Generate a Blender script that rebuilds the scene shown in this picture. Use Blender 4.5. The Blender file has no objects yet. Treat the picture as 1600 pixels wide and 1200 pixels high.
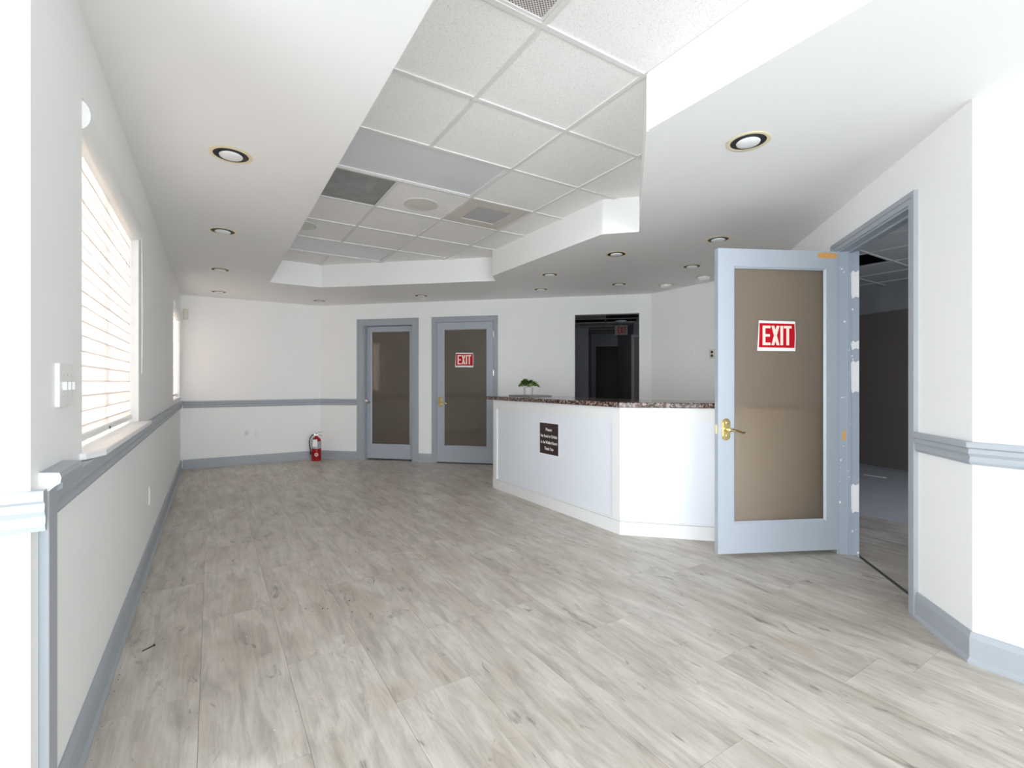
import bpy, bmesh, math, random
from mathutils import Vector, Matrix
from mathutils.geometry import tessellate_polygon
R = random.Random(7)
SC = bpy.context.scene
COL = SC.collection
PI = math.pi

# ------------------------------------------------------------------ camera
CAM_Z = 1.205
YAW = 0.562523
F_PX = 745.0
cd = bpy.data.cameras.new('camera')
cd.sensor_fit = 'HORIZONTAL'; cd.sensor_width = 36.0
cd.lens = 36.0 * F_PX / 1600.0
cd.shift_y = -2.0 / 1600.0
cd.clip_start = 0.02; cd.clip_end = 200
cam = bpy.data.objects.new('camera', cd); COL.objects.link(cam)
cam.location = (0, 0, CAM_Z); cam.rotation_euler = (PI/2, 0, -YAW)
SC.camera = cam
SC.cycles.max_bounces = 18; SC.cycles.diffuse_bounces = 10; SC.cycles.glossy_bounces = 5; SC.cycles.transmission_bounces = 10; SC.cycles.transparent_max_bounces = 16

# ------------------------------------------------------------------ world, lights, exposure
SC.view_settings.view_transform = 'Standard'
SC.view_settings.look = 'None'
SC.view_settings.exposure = 0.34
SC.view_settings.gamma = 1.0
SC.view_settings.use_curve_mapping = False
w = bpy.data.worlds.new('world'); SC.world = w; w.use_nodes = True
bg = w.node_tree.nodes['Background']
bg.inputs[0].default_value = (0.86, 0.93, 1.0, 1); bg.inputs[1].default_value = 1.6

def area(name, loc, size, direction, energy, color, spread=180):
    l = bpy.data.lights.new(name, 'AREA'); l.shape = 'RECTANGLE'
    l.size, l.size_y = size; l.energy = energy; l.color = color; l.spread = math.radians(spread)
    o = bpy.data.objects.new(name, l); COL.objects.link(o)
    o.location = loc; o.rotation_euler = Vector(direction).to_track_quat('-Z', 'Y').to_euler()
    return o
# daylight through the glazed entrance behind and left of the camera, and outside the two windows
area('entrance_daylight', (-2.25, -0.45, 1.25), (3.3, 2.2), (1, 0.50, 0.0), 58, (0.83, 0.915, 1.0), 92)
area('rear_daylight', (0.4, -2.85, 1.25), (4.3, 2.3), (0.06, 1, 0), 56, (0.83, 0.915, 1.0), 88)
area('window_daylight', (-0.95, 2.85, 1.65), (2.0, 1.6), (1, 0, 0), 135, (1.0, 0.955, 0.93))
area('window_daylight', (-0.95, 7.2, 1.65), (1.6, 1.6), (1, 0, 0), 135, (1.0, 0.95, 0.92))

# weak unseen fill lights added to lift the dark back rooms, no built source
area('office_fill', (5.3, -0.6, 1.7), (1.2, 1.2), (0.55, 1, -0.25), 24, (0.80, 0.88, 1.0))
area('hall_fill', (8.6, 7.4, 2.2), (0.8, 0.8), (-1, 0.1, -0.3), 6, (0.85, 0.9, 1.0))

# ------------------------------------------------------------------ materials
def lin(c):
    return tuple(((v/255.0)/12.92 if v <= 10 else ((v/255.0+0.055)/1.055)**2.4) for v in c) + (1.0,)
def new_mat(name):
    m = bpy.data.materials.new(name); m.use_nodes = True
    return m, m.node_tree, m.node_tree.nodes['Principled BSDF']
def mat(name, col, rough=0.5, metal=0.0, bump=0.0, bscale=60.0, var=0.0, vscale=6.0, spec=0.5):
    m, t, p = new_mat(name); N = t.nodes; L = t.links
    c = col if len(col) == 4 else tuple(col) + (1.0,)
    p.inputs['Base Color'].default_value = c
    p.inputs['Roughness'].default_value = rough
    p.inputs['Metallic'].default_value = metal
    p.inputs['Specular IOR Level'].default_value = spec
    tc = N.new('ShaderNodeTexCoord')
    if var > 0:
        n = N.new('ShaderNodeTexNoise'); n.inputs['Scale'].default_value = vscale; n.inputs['Detail'].default_value = 5
        L.new(tc.outputs['Object'], n.inputs['Vector'])
        r = N.new('ShaderNodeMapRange'); r.inputs[3].default_value = 1-var; r.inputs[4].default_value = 1+var
        L.new(n.outputs['Fac'], r.inputs[0])
        mx = N.new('ShaderNodeMix'); mx.data_type = 'RGBA'; mx.blend_type = 'MULTIPLY'; mx.inputs[0].default_value = 1
        mx.inputs[6].default_value = c; L.new(r.outputs[0], mx.inputs[7]); L.new(mx.outputs[2], p.inputs['Base Color'])
    if bump > 0:
        n = N.new('ShaderNodeTexNoise'); n.inputs['Scale'].default_value = bscale; n.inputs['Detail'].default_value = 3
        L.new(tc.outputs['Object'], n.inputs['Vector'])
        b = N.new('ShaderNodeBump'); b.inputs['Strength'].default_value = bump; b.inputs['Distance'].default_value = 0.002
        L.new(n.outputs['Fac'], b.inputs['Height']); L.new(b.outputs['Normal'], p.inputs['Normal'])
    return m

M = {}
M['wall'] = mat('wall_paint', (0.865, 0.858, 0.84), 0.6, bump=0.12, bscale=180, var=0.012, vscale=2)
M['soffit'] = mat('soffit_paint', (0.865, 0.86, 0.85), 0.65, bump=0.08, bscale=160, var=0.01, vscale=2)
M['trim'] = mat('grey_trim_paint', (0.36, 0.385, 0.412), 0.42, bump=0.06, bscale=90, var=0.04, vscale=9)
M['door'] = mat('grey_door_paint', (0.40, 0.43, 0.47), 0.38, bump=0.05, bscale=90, var=0.03, vscale=7)
M['white'] = mat('white_gloss_paint', (0.76, 0.755, 0.74), 0.4, bump=0.04, bscale=80, var=0.01)
M['panel'] = mat('white_laminate', (0.74, 0.76, 0.80), 0.35)
M['plastic'] = mat('white_plastic', (0.80, 0.80, 0.77), 0.35)
M['cream'] = mat('cream_plastic', (0.72, 0.68, 0.55), 0.45)
M['brass'] = mat('polished_brass', (0.90, 0.72, 0.33), 0.16, 1.0, bump=0.05, bscale=30)
M['steel'] = mat('brushed_steel', (0.72, 0.71, 0.69), 0.25, 1.0)
M['black'] = mat('black_baffle', (0.012, 0.011, 0.011), 0.5)
M['rubber'] = mat('black_rubber', (0.015, 0.015, 0.015), 0.45)
M['ring'] = mat('aged_brass_trim_ring', (0.86, 0.76, 0.52), 0.3, 0.15)
M['bulb'] = mat('frosted_bulb_glass', (0.80, 0.80, 0.80), 0.25)
M['tbar'] = mat('white_ceiling_grid', (0.74, 0.73, 0.71), 0.5)
M['lens'] = mat('acrylic_lens', (0.74, 0.75, 0.78), 0.35, bump=0.15, bscale=300)
M['grille'] = mat('dusty_grille', (0.66, 0.61, 0.55), 0.6)
M['greypanel'] = mat('dusty_grey_panel', (0.30, 0.30, 0.29), 0.5, var=0.35, vscale=9)
M['ventmesh'] = mat('pale_vent_mesh', (0.50, 0.50, 0.50), 0.6)
M['speaker'] = mat('speaker_mesh', (0.68, 0.665, 0.61), 0.6)
M['red'] = mat('red_print', (0.50, 0.002, 0.012), 0.6, spec=0.2)
M['paper'] = mat('sign_paper', (0.88, 0.85, 0.84), 0.5)
M['letter'] = mat('glow_letter', (0.90, 0.74, 0.62), 0.5)
M['brown'] = mat('brown_sign_plate', (0.034, 0.016, 0.016), 0.35)
M['extred'] = mat('extinguisher_red', (0.33, 0.006, 0.01), 0.25)
M['extlabel'] = mat('silver_label', (0.42, 0.44, 0.43), 0.4, 0.2)
M['pot'] = mat('ribbed_white_pot', (0.62, 0.59, 0.58), 0.5)
M['leafd'] = mat('dark_green_leaf', (0.030, 0.080, 0.014), 0.4, var=0.3, vscale=40)
M['leafl'] = mat('light_green_leaf', (0.24, 0.38, 0.06), 0.4, var=0.3, vscale=40)
M['slate'] = mat('grey_board', (0.30, 0.285, 0.27), 0.5)
M['orange'] = mat('bare_orange_wood', (0.66, 0.33, 0.10), 0.6, var=0.15, vscale=40)
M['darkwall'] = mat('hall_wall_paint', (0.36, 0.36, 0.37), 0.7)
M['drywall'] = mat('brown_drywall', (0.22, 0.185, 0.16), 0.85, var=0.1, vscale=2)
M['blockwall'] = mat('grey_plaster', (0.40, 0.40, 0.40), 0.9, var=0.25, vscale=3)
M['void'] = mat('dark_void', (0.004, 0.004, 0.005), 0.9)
M['palefloor'] = mat('office_pale_floor', (0.52, 0.53, 0.56), 0.5, var=0.15, vscale=4)
M['alu'] = mat('anodised_frame', (0.55, 0.54, 0.52), 0.4, 0.6)
M['bead'] = mat('white_glazing_bead', (0.62, 0.64, 0.66), 0.5)
M['nail'] = mat('rusty_nail', (0.03, 0.022, 0.018), 0.5, 0.6)
M['ground'] = mat('pavement', (0.45, 0.44, 0.42), 0.9, var=0.1)
M['debris'] = mat('dark_crumbs', (0.05, 0.035, 0.025), 0.9)
M['subfloor'] = mat('subfloor', (0.17, 0.145, 0.12), 0.9)
M['primer'] = mat('white_filler', (0.78, 0.77, 0.76), 0.7, bump=0.3, bscale=50)

def bare_patch_mat():
    # grey jamb paint worn through to white primer in ragged spots
    m, t, p = new_mat('worn_grey_jamb_paint'); N = t.nodes; L = t.links
    g = N.new('ShaderNodeNewGeometry'); n = N.new('ShaderNodeTexNoise'); n.inputs['Scale'].default_value = 26
    L.new(g.outputs['Position'], n.inputs['Vector'])
    r = N.new('ShaderNodeValToRGB'); r.color_ramp.elements[0].position = 0.70; r.color_ramp.elements[1].position = 0.72
    r.color_ramp.elements[0].color = (0.335, 0.375, 0.42, 1); r.color_ramp.elements[1].color = (0.75, 0.75, 0.74, 1)
    L.new(n.outputs['Fac'], r.inputs[0]); L.new(r.outputs[0], p.inputs['Base Color'])
    p.inputs['Roughness'].default_value = 0.5
    return m
M['worn'] = bare_patch_mat()

def granite():
    m, t, p = new_mat('speckled_granite'); N = t.nodes; L = t.links
    tc = N.new('ShaderNodeTexCoord')
    v = N.new('ShaderNodeTexVoronoi'); v.inputs['Scale'].default_value = 85
    L.new(tc.outputs['Object'], v.inputs['Vector'])
    n = N.new('ShaderNodeTexNoise'); n.inputs['Scale'].default_value = 40; n.inputs['Detail'].default_value = 5
    L.new(tc.outputs['Object'], n.inputs['Vector'])
    r = N.new('ShaderNodeValToRGB'); e = r.color_ramp.elements
    e[0].position = 0.40; e[0].color = (0.018, 0.012, 0.010, 1)
    e[1].position = 0.66; e[1].color = (0.36, 0.27, 0.22, 1)
    x = e.new(0.52); x.color = (0.12, 0.065, 0.048, 1)
    mx = N.new('ShaderNodeMix'); mx.data_type = 'RGBA'; mx.inputs[0].default_value = 0.55
    L.new(v.outputs['Color'], mx.inputs[6]); L.new(n.outputs['Fac'], mx.inputs[7])
    bw = N.new('ShaderNodeRGBToBW'); L.new(mx.outputs[2], bw.inputs[0]); L.new(bw.outputs[0], r.inputs[0])
    L.new(r.outputs[0], p.inputs['Base Color']); p.inputs['Roughness'].default_value = 0.13
    return m
M['granite'] = granite()

def tile_mat():
    m, t, p = new_mat('mineral_ceiling_tile'); N = t.nodes; L = t.links
    g = N.new('ShaderNodeNewGeometry')
    n = N.new('ShaderNodeTexNoise'); n.inputs['Scale'].default_value = 210; n.inputs['Detail'].default_value = 2
    L.new(g.outputs['Position'], n.inputs['Vector'])
    r = N.new('ShaderNodeValToRGB'); e = r.color_ramp.elements
    e[0].position = 0.30; e[0].color = (0.62, 0.60, 0.57, 1); e[1].position = 0.42; e[1].color = (0.90, 0.885, 0.865, 1)
    L.new(n.outputs['Fac'], r.inputs[0]); L.new(r.outputs[0], p.inputs['Base Color'])
    p.inputs['Roughness'].default_value = 0.9
    b = N.new('ShaderNodeBump'); b.inputs['Strength'].default_value = 0.4; b.inputs['Distance'].default_value = 0.003
    L.new(n.outputs['Fac'], b.inputs['Height']); L.new(b.outputs['Normal'], p.inputs['Normal'])
    return m
M['tile'] = tile_mat()
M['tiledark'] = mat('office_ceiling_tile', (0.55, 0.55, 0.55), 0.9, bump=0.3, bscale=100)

def perf_mat(name, base, scale):
    m, t, p = new_mat(name); N = t.nodes; L = t.links
    g = N.new('ShaderNodeNewGeometry')
    mp = N.new('ShaderNodeMapping'); mp.inputs['Scale'].default_value = (scale, scale, scale); mp.inputs['Rotation'].default_value = (0, 0, PI/4)
    L.new(g.outputs['Position'], mp.inputs[0])
    f = N.new('ShaderNodeVectorMath'); f.operation = 'FRACTION'; L.new(mp.outputs[0], f.inputs[0])
    s = N.new('ShaderNodeVectorMath'); s.operation = 'SUBTRACT'; s.inputs[1].default_value = (0.5, 0.5, 0); L.new(f.outputs[0], s.inputs[0])
    mu = N.new('ShaderNodeVectorMath'); mu.operation = 'MULTIPLY'; mu.inputs[1].default_value = (1, 1, 0); L.new(s.outputs[0], mu.inputs[0])
    ln = N.new('ShaderNodeVectorMath'); ln.operation = 'LENGTH'; L.new(mu.outputs[0], ln.inputs[0])
    r = N.new('ShaderNodeValToRGB'); r.color_ramp.elements[0].position = 0.30; r.color_ramp.elements[1].position = 0.36
    r.color_ramp.elements[0].color = (0.10, 0.075, 0.06, 1); r.color_ramp.elements[1].color = base
    L.new(ln.outputs['Value'], r.inputs[0]); L.new(r.outputs[0], p.inputs['Base Color']); p.inputs['Roughness'].default_value = 0.6
    return m
M['perf'] = perf_mat('perforated_white_metal', (0.66, 0.63, 0.60, 1), 95)

def floor_mat():
    m, t, p = new_mat('weathered_grey_oak'); N = t.nodes; L = t.links
    tc = N.new('ShaderNodeTexCoord'); oi = N.new('ShaderNodeObjectInfo'); geo = N.new('ShaderNodeNewGeometry')
    cx = N.new('ShaderNodeCombineXYZ')
    for i in (0, 1):
        k = N.new('ShaderNodeMath'); k.operation = 'MULTIPLY'; k.inputs[1].default_value = (37.0, 91.0)[i]
        L.new(oi.outputs['Random'], k.inputs[0]); L.new(k.outputs[0], cx.inputs[i])
    ad = N.new('ShaderNodeVectorMath'); L.new(tc.outputs['Object'], ad.inputs[0]); L.new(cx.outputs[0], ad.inputs[1])
    def noise(scale, detail, sc, rough=0.55, dist=0.0):
        mp = N.new('ShaderNodeMapping'); mp.inputs['Scale'].default_value = sc; L.new(ad.outputs[0], mp.inputs[0])
        n = N.new('ShaderNodeTexNoise'); n.inputs['Scale'].default_value = scale; n.inputs['Detail'].default_value = detail
        n.inputs['Roughness'].default_value = rough; n.inputs['Distortion'].default_value = dist
        L.new(mp.outputs[0], n.inputs['Vector']); return n
    broad = noise(4.0, 4, (1.5, 0.5, 1), 0.6, 0.5)
    grain = noise(60, 5, (1.5, 0.055, 1), 0.65, 0.6)
    smear = noise(9, 6, (2.0, 0.36, 1), 0.68, 0.7)
    knot = noise(11, 3, (1.6, 0.5, 1), 0.55, 1.2)
    r1 = N.new('ShaderNodeValToRGB'); e = r1.color_ramp.elements
    e[0].position = 0.30; e[0].color = (0.44, 0.385, 0.322, 1); e[1].position = 0.66; e[1].color = (0.60, 0.555, 0.495, 1)
    L.new(broad.outputs['Fac'], r1.inputs[0])
    def mul(a, fac_node, lo, hi, mn, mxv, col=None):
        r = N.new('ShaderNodeMapRange'); r.inputs[1].default_value = lo; r.inputs[2].default_value = hi
        r.inputs[3].default_value = mn; r.inputs[4].default_value = mxv; L.new(fac_node, r.inputs[0])
        mm = N.new('ShaderNodeMix'); mm.data_type = 'RGBA'; mm.blend_type = 'MULTIPLY'; mm.inputs[0].default_value = 1
        L.new(a, mm.inputs[6]); L.new(r.outputs[0], mm.inputs[7]); return mm.outputs[2]
    c = mul(r1.outputs[0], grain.outputs['Fac'], 0.3, 0.7, 0.90, 1.08)
    c = mul(c, smear.outputs['Fac'], 0.34, 0.56, 0.74, 1.03)
    c = mul(c, knot.outputs['Fac'], 0.27, 0.36, 0.55, 1.0)
    c = mul(c, oi.outputs['Random'], 0, 1, 0.97, 1.03)
    # dried glue arc left on the planks in the middle of the room (world position)
    def dist2(px, py, sx, sy):
        s = N.new('ShaderNodeVectorMath'); s.operation = 'SUBTRACT'; s.inputs[1].default_value = (px, py, 0)
        L.new(geo.outputs['Position'], s.inputs[0])
        q = N.new('ShaderNodeVectorMath'); q.operation = 'MULTIPLY'; q.inputs[1].default_value = (sx, sy, 0); L.new(s.outputs[0], q.inputs[0])
        l = N.new('ShaderNodeVectorMath'); l.operation = 'LENGTH'; L.new(q.outputs[0], l.inputs[0]); return l.outputs['Value']
    d = dist2(1.10, 3.13, 1.0, 1.0)
    wn = noise(22, 2, (1, 1, 1))
    a1 = N.new('ShaderNodeMath'); a1.operation = 'MULTIPLY_ADD'; a1.inputs[1].default_value = 0.05; L.new(wn.outputs['Fac'], a1.inputs[0]); L.new(d, a1.inputs[2])
    a2 = N.new('ShaderNodeMath'); a2.operation = 'SUBTRACT'; a2.inputs[1].default_value = 0.175; L.new(a1.outputs[0], a2.inputs[0])
    a3 = N.new('ShaderNodeMath'); a3.operation = 'ABSOLUTE'; L.new(a2.outputs[0], a3.inputs[0])
    a4 = N.new('ShaderNodeMath'); a4.operation = 'LESS_THAN'; a4.inputs[1].default_value = 0.007; L.new(a3.outputs[0], a4.inputs[0])
    sp = N.new('ShaderNodeSeparateXYZ'); L.new(geo.outputs['Position'], sp.inputs[0])
    g1 = N.new('ShaderNodeMath'); g1.operation = 'GREATER_THAN'; g1.inputs[1].default_value = 3.08; L.new(sp.outputs['Y'], g1.inputs[0])
    a5 = N.new('ShaderNodeMath'); a5.operation = 'MULTIPLY'; L.new(a4.outputs[0], a5.inputs[0]); L.new(g1.outputs[0], a5.inputs[1])
    a6 = N.new('ShaderNodeMath'); a6.operation = 'MULTIPLY'; a6.inputs[1].default_value = 0.8; L.new(a5.outputs[0], a6.inputs[0])
    mm = N.new('ShaderNodeMix'); mm.data_type = 'RGBA'; L.new(a6.outputs[0], mm.inputs[0]); L.new(c, mm.inputs[6]); mm.inputs[7].default_value = (0.62, 0.57, 0.48, 1)
    # paint drips: sparse pale specks
    v = N.new('ShaderNodeTexVoronoi'); v.inputs['Scale'].default_value = 6; L.new(geo.outputs['Position'], v.inputs['Vector'])
    ls = N.new('ShaderNodeMath'); ls.operation = 'LESS_THAN'; ls.inputs[1].default_value = 0.022; L.new(v.outputs['Distance'], ls.inputs[0])
    m2 = N.new('ShaderNodeMix'); m2.data_type = 'RGBA'; L.new(ls.outputs[0], m2.inputs[0]); L.new(mm.outputs[2], m2.inputs[6]); m2.inputs[7].default_value = (0.8, 0.8, 0.78, 1)
    L.new(m2.outputs[2], p.inputs['Base Color'])
    rr = N.new('ShaderNodeMapRange'); rr.inputs[3].default_value = 0.30; rr.inputs[4].default_value = 0.48
    L.new(smear.outputs['Fac'], rr.inputs[0]); L.new(rr.outputs[0], p.inputs['Roughness'])
    b = N.new('ShaderNodeBump'); b.inputs['Strength'].default_value = 0.12; b.inputs['Distance'].default_value = 0.001
    L.new(grain.outputs['Fac'], b.inputs['Height']); L.new(b.outputs['Normal'], p.inputs['Normal'])
    return m
M['floor'] = floor_mat()

def film_glass():
    # bronze frosted glass: sharp surface reflection over rough, tinted transmission
    m, t, p = new_mat('bronze_frosted_glass'); N = t.nodes; L = t.links
    N.remove(p)
    rf = N.new('ShaderNodeBsdfRefraction'); rf.inputs['Color'].default_value = (1.0, 0.93, 0.85, 1)
    rf.inputs['Roughness'].default_value = 0.5; rf.inputs['IOR'].default_value = 1.2
    df = N.new('ShaderNodeBsdfDiffuse'); df.inputs['Color'].default_value = (0.34, 0.27, 0.21, 1)
    tl = N.new('ShaderNodeBsdfTranslucent'); tl.inputs['Color'].default_value = (0.96, 0.85, 0.72, 1)
    m0 = N.new('ShaderNodeMixShader'); m0.inputs[0].default_value = 0.09; L.new(rf.outputs[0], m0.inputs[1]); L.new(df.outputs[0], m0.inputs[2])
    mt = N.new('ShaderNodeMixShader'); mt.inputs[0].default_value = 0.45; L.new(m0.outputs[0], mt.inputs[1]); L.new(tl.outputs[0], mt.inputs[2])
    gl = N.new('ShaderNodeBsdfGlossy'); gl.inputs['Roughness'].default_value = 0.03
    fr = N.new('ShaderNodeFresnel'); fr.inputs['IOR'].default_value = 1.8
    m1 = N.new('ShaderNodeMixShader'); L.new(fr.outputs[0], m1.inputs[0]); L.new(mt.outputs[0], m1.inputs[1]); L.new(gl.outputs[0], m1.inputs[2])
    L.new(m1.outputs[0], N['Material Output'].inputs['Surface'])
    return m
M['film'] = film_glass()
def clear_glass():
    m, t, p = new_mat('clear_window_glass'); N = t.nodes; L = t.links; N.remove(p)
    tr = N.new('ShaderNodeBsdfTransparent'); tr.inputs['Color'].default_value = (0.93, 0.95, 0.94, 1)
    gl = N.new('ShaderNodeBsdfGlossy'); gl.inputs['Roughness'].default_value = 0.02
    m1 = N.new('ShaderNodeMixShader'); m1.inputs[0].default_value = 0.06
    L.new(tr.outputs[0], m1.inputs[1]); L.new(gl.outputs[0], m1.inputs[2]); L.new(m1.outputs[0], N['Material Output'].inputs['Surface'])
    return m
M['glass'] = clear_glass()
def fabric(name, dcol, tcol, trans):
    m, t, p = new_mat(name); N = t.nodes; L = t.links; N.remove(p)
    d = N.new('ShaderNodeBsdfDiffuse'); d.inputs['Color'].default_value = dcol
    tl = N.new('ShaderNodeBsdfTranslucent'); tl.inputs['Color'].default_value = tcol
    a = N.new('ShaderNodeMixShader'); a.inputs[0].default_value = 0.5; L.new(d.outputs[0], a.inputs[1]); L.new(tl.outputs[0], a.inputs[2])
    tr = N.new('ShaderNodeBsdfTransparent')
    b = N.new('ShaderNodeMixShader'); b.inputs[0].default_value = trans; L.new(a.outputs[0], b.inputs[1]); L.new(tr.outputs[0], b.inputs[2])
    L.new(b.outputs[0], N['Material Output'].inputs['Surface'])
    return m
M['band'] = fabric('shade_fabric', (0.80, 0.76, 0.74, 1), (0.60, 0.555, 0.54, 1), 0.0)
M['sheer'] = fabric('sheer_fabric', (0.85, 0.81, 0.80, 1), (0.66, 0.615, 0.60, 1), 0.0)

# ------------------------------------------------------------------ mesh helpers
class Frame:
    """t runs left to right seen from the room, o is out of the wall into the room, z up"""
    def __init__(s, A, B):
        s.A = Vector((A[0], A[1], 0)); b = Vector((B[0], B[1], 0)); s.L = (b - s.A).length
        s.e = (b - s.A).normalized(); s.n = Vector((s.e.y, -s.e.x, 0))
    def p(s, t, o, z): return s.A + s.e*t + s.n*o + Vector((0, 0, z))
WORLD = Frame((0, 0), (1, 0))      # t = x, o = -y
def BM(): return bmesh.new()
def hexa(bm, pts):
    v = [bm.verts.new(p) for p in pts]
    for f in ((0, 3, 2, 1), (4, 5, 6, 7), (0, 1, 5, 4), (1, 2, 6, 5), (2, 3, 7, 6), (3, 0, 4, 7)):
        bm.faces.new([v[i] for i in f])
    return v
def fbox(bm, F, t0, t1, o0, o1, z0, z1):
    return hexa(bm, [F.p(t0, o0, z0), F.p(t1, o0, z0), F.p(t1, o1, z0), F.p(t0, o1, z0),
                     F.p(t0, o0, z1), F.p(t1, o0, z1), F.p(t1, o1, z1), F.p(t0, o1, z1)])
def wbox(bm, x0, x1, y0, y1, z0, z1):
    return hexa(bm, [Vector(q) for q in ((x0, y0, z0), (x1, y0, z0), (x1, y1, z0), (x0, y1, z0),
                                         (x0, y0, z1), (x1, y0, z1), (x1, y1, z1), (x0, y1, z1))])
def prism(bm, poly, z0, z1):
    a = [bm.verts.new((x, y, z0)) for x, y in poly]; b = [bm.verts.new((x, y, z1)) for x, y in poly]
    n = len(poly); bm.faces.new(a[::-1]); bm.faces.new(b)
    for i in range(n): bm.faces.new((a[i], a[(i+1) % n], b[(i+1) % n], b[i]))
def fpoly(bm, F, poly, o0, o1):
    """polygon in (t, z) extruded from o0 to o1"""
    a = [bm.verts.new(F.p(t, o0, z)) for t, z in poly]; b = [bm.verts.new(F.p(t, o1, z)) for t, z in poly]
    n = len(poly); bm.faces.new(a); bm.faces.new(b[::-1])
    for i in range(n): bm.faces.new((a[i], b[i], b[(i+1) % n], a[(i+1) % n]))
def lathe(bm, prof, c=(0, 0, 0), seg=24, axis=(0, 0, 1), cap=True):
    """prof: list of (r, h) along axis from c"""
    q = Vector((0, 0, 1)).rotation_difference(Vector(axis)); rings = []
    for r, h in prof:
        rings.append([bm.verts.new(Vector(c) + q @ Vector((r*math.cos(2*PI*i/seg), r*math.sin(2*PI*i/seg), h))) for i in range(seg)])
    for a, b in zip(rings, rings[1:]):
        for i in range(seg): bm.faces.new((a[i], a[(i+1) % seg], b[(i+1) % seg], b[i]))
    if cap: bm.faces.new(rings[0][::-1]); bm.faces.new(rings[-1])
def tube(bm, pts, r, seg=8):
    pts = [Vector(p) for p in pts]; rings = []
    up = Vector((0.13, 0.21, 0.97))
    for i, p in enumerate(pts):
        d = (pts[min(i+1, len(pts)-1)] - pts[max(i-1, 0)]).normalized()
        a = d.cross(up).normalized(); b = d.cross(a)
        rr = r[i] if isinstance(r, (list, tuple)) else r
        rings.append([bm.verts.new(p + a*rr*math.cos(2*PI*k/seg) + b*rr*math.sin(2*PI*k/seg)) for k in range(seg)])
    for a, b in zip(rings, rings[1:]):
        for k in range(seg): bm.faces.new((a[k], a[(k+1) % seg], b[(k+1) % seg], b[k]))
    bm.faces.new(rings[0][::-1]); bm.faces.new(rings[-1])
def sweep(bm, path, prof, side=1):
    """path: list of (x,y); prof: closed list of (offset to the room side, z). mitred at the bends"""
    P = [Vector((x, y, 0)) for x, y in path]; rings = []
    dirs = [(b-a).normalized() for a, b in zip(P, P[1:])]
    nor = [Vector((d.y, -d.x, 0))*side for d in dirs]
    for i, p in enumerate(P):
        if i == 0: m = nor[0]
        elif i == len(P)-1: m = nor[-1]
        else:
            s = nor[i-1] + nor[i]; m = s / (1 + nor[i-1].dot(nor[i]))
        rings.append([bm.verts.new(p + m*o + Vector((0, 0, z))) for o, z in prof])
    n = len(prof)
    for a, b in zip(rings, rings[1:]):
        for k in range(n): bm.faces.new((a[k], b[k], b[(k+1) % n], a[(k+1) % n]))
    bm.faces.new(rings[0]); bm.faces.new(rings[-1][::-1])

def empty(name, loc, label=None, cat=None, group=None, kind=None):
    o = bpy.data.objects.new(name, None); COL.objects.link(o); o.location = loc; o.empty_display_size = 0.1
    return tag(o, label, cat, group, kind)
def tag(o, label=None, cat=None, group=None, kind=None):
    if label: o['label'] = label
    if cat: o['category'] = cat
    if group: o['group'] = group
    if kind: o['kind'] = kind
    return o
WL = {}
def obj(name, bm, m, parent=None, smooth=False, label=None, bevel=0.0, keep=False):
    bmesh.ops.recalc_face_normals(bm, faces=bm.faces)
    if bevel > 0:
        bmesh.ops.bevel(bm, geom=[e for e in bm.edges if len(e.link_faces) == 2 and e.calc_face_angle(0) > 0.5], offset=bevel, segments=1, affect='EDGES', clamp_overlap=True)
    co = [v.co for v in bm.verts]
    if keep: c = Vector((0, 0, 0))
    else:
        c = Vector(((min(v.x for v in co)+max(v.x for v in co))/2, (min(v.y for v in co)+max(v.y for v in co))/2, min(v.z for v in co)))
    for v in bm.verts: v.co -= c
    me = bpy.data.meshes.new(name); bm.to_mesh(me); bm.free()
    me.materials.append(m)
    if smooth:
        me.polygons.foreach_set('use_smooth', [True]*len(me.polygons))
        me.set_sharp_from_angle(angle=math.radians(35))
    o = bpy.data.objects.new(name, me); COL.objects.link(o)
    pl = Vector((0, 0, 0))
    if parent is not None:
        o.parent = parent; pl = WL[parent.name]
    o.location = c - pl; WL[o.name] = c.copy()
    if label: o['label'] = label
    return o
def ename(name, loc, *a, **k):
    o = empty(name, loc, *a, **k); WL[o.name] = Vector(loc); return o
def structure(name, bm, m, **k):
    o = obj(name, bm, m, keep=k.pop('keep', False), **k); o['kind'] = 'structure'; return o

# ------------------------------------------------------------------ plan of the room
H = 2.427                      # soffit height
HT = 2.712                     # dropped tile ceiling height
P = [(-2.0, -2.5), (-2.0, 1.56), (-0.362, 1.56), (-0.362, 8.04), (1.463, 8.04), (5.11, 4.52), (5.10, 2.912), (2.775, 0.68), (2.775, -2.5)]
NP = len(P)
LWF, BWF, DWF, X5F, RWF, XRF = (Frame(P[i], P[i+1]) for i in (2, 3, 4, 5, 6, 7))
NFF = Frame(P[1], P[2]); RLF = Frame(P[0], P[1]); REF = Frame(P[8], P[0])
TH = 0.12

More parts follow.
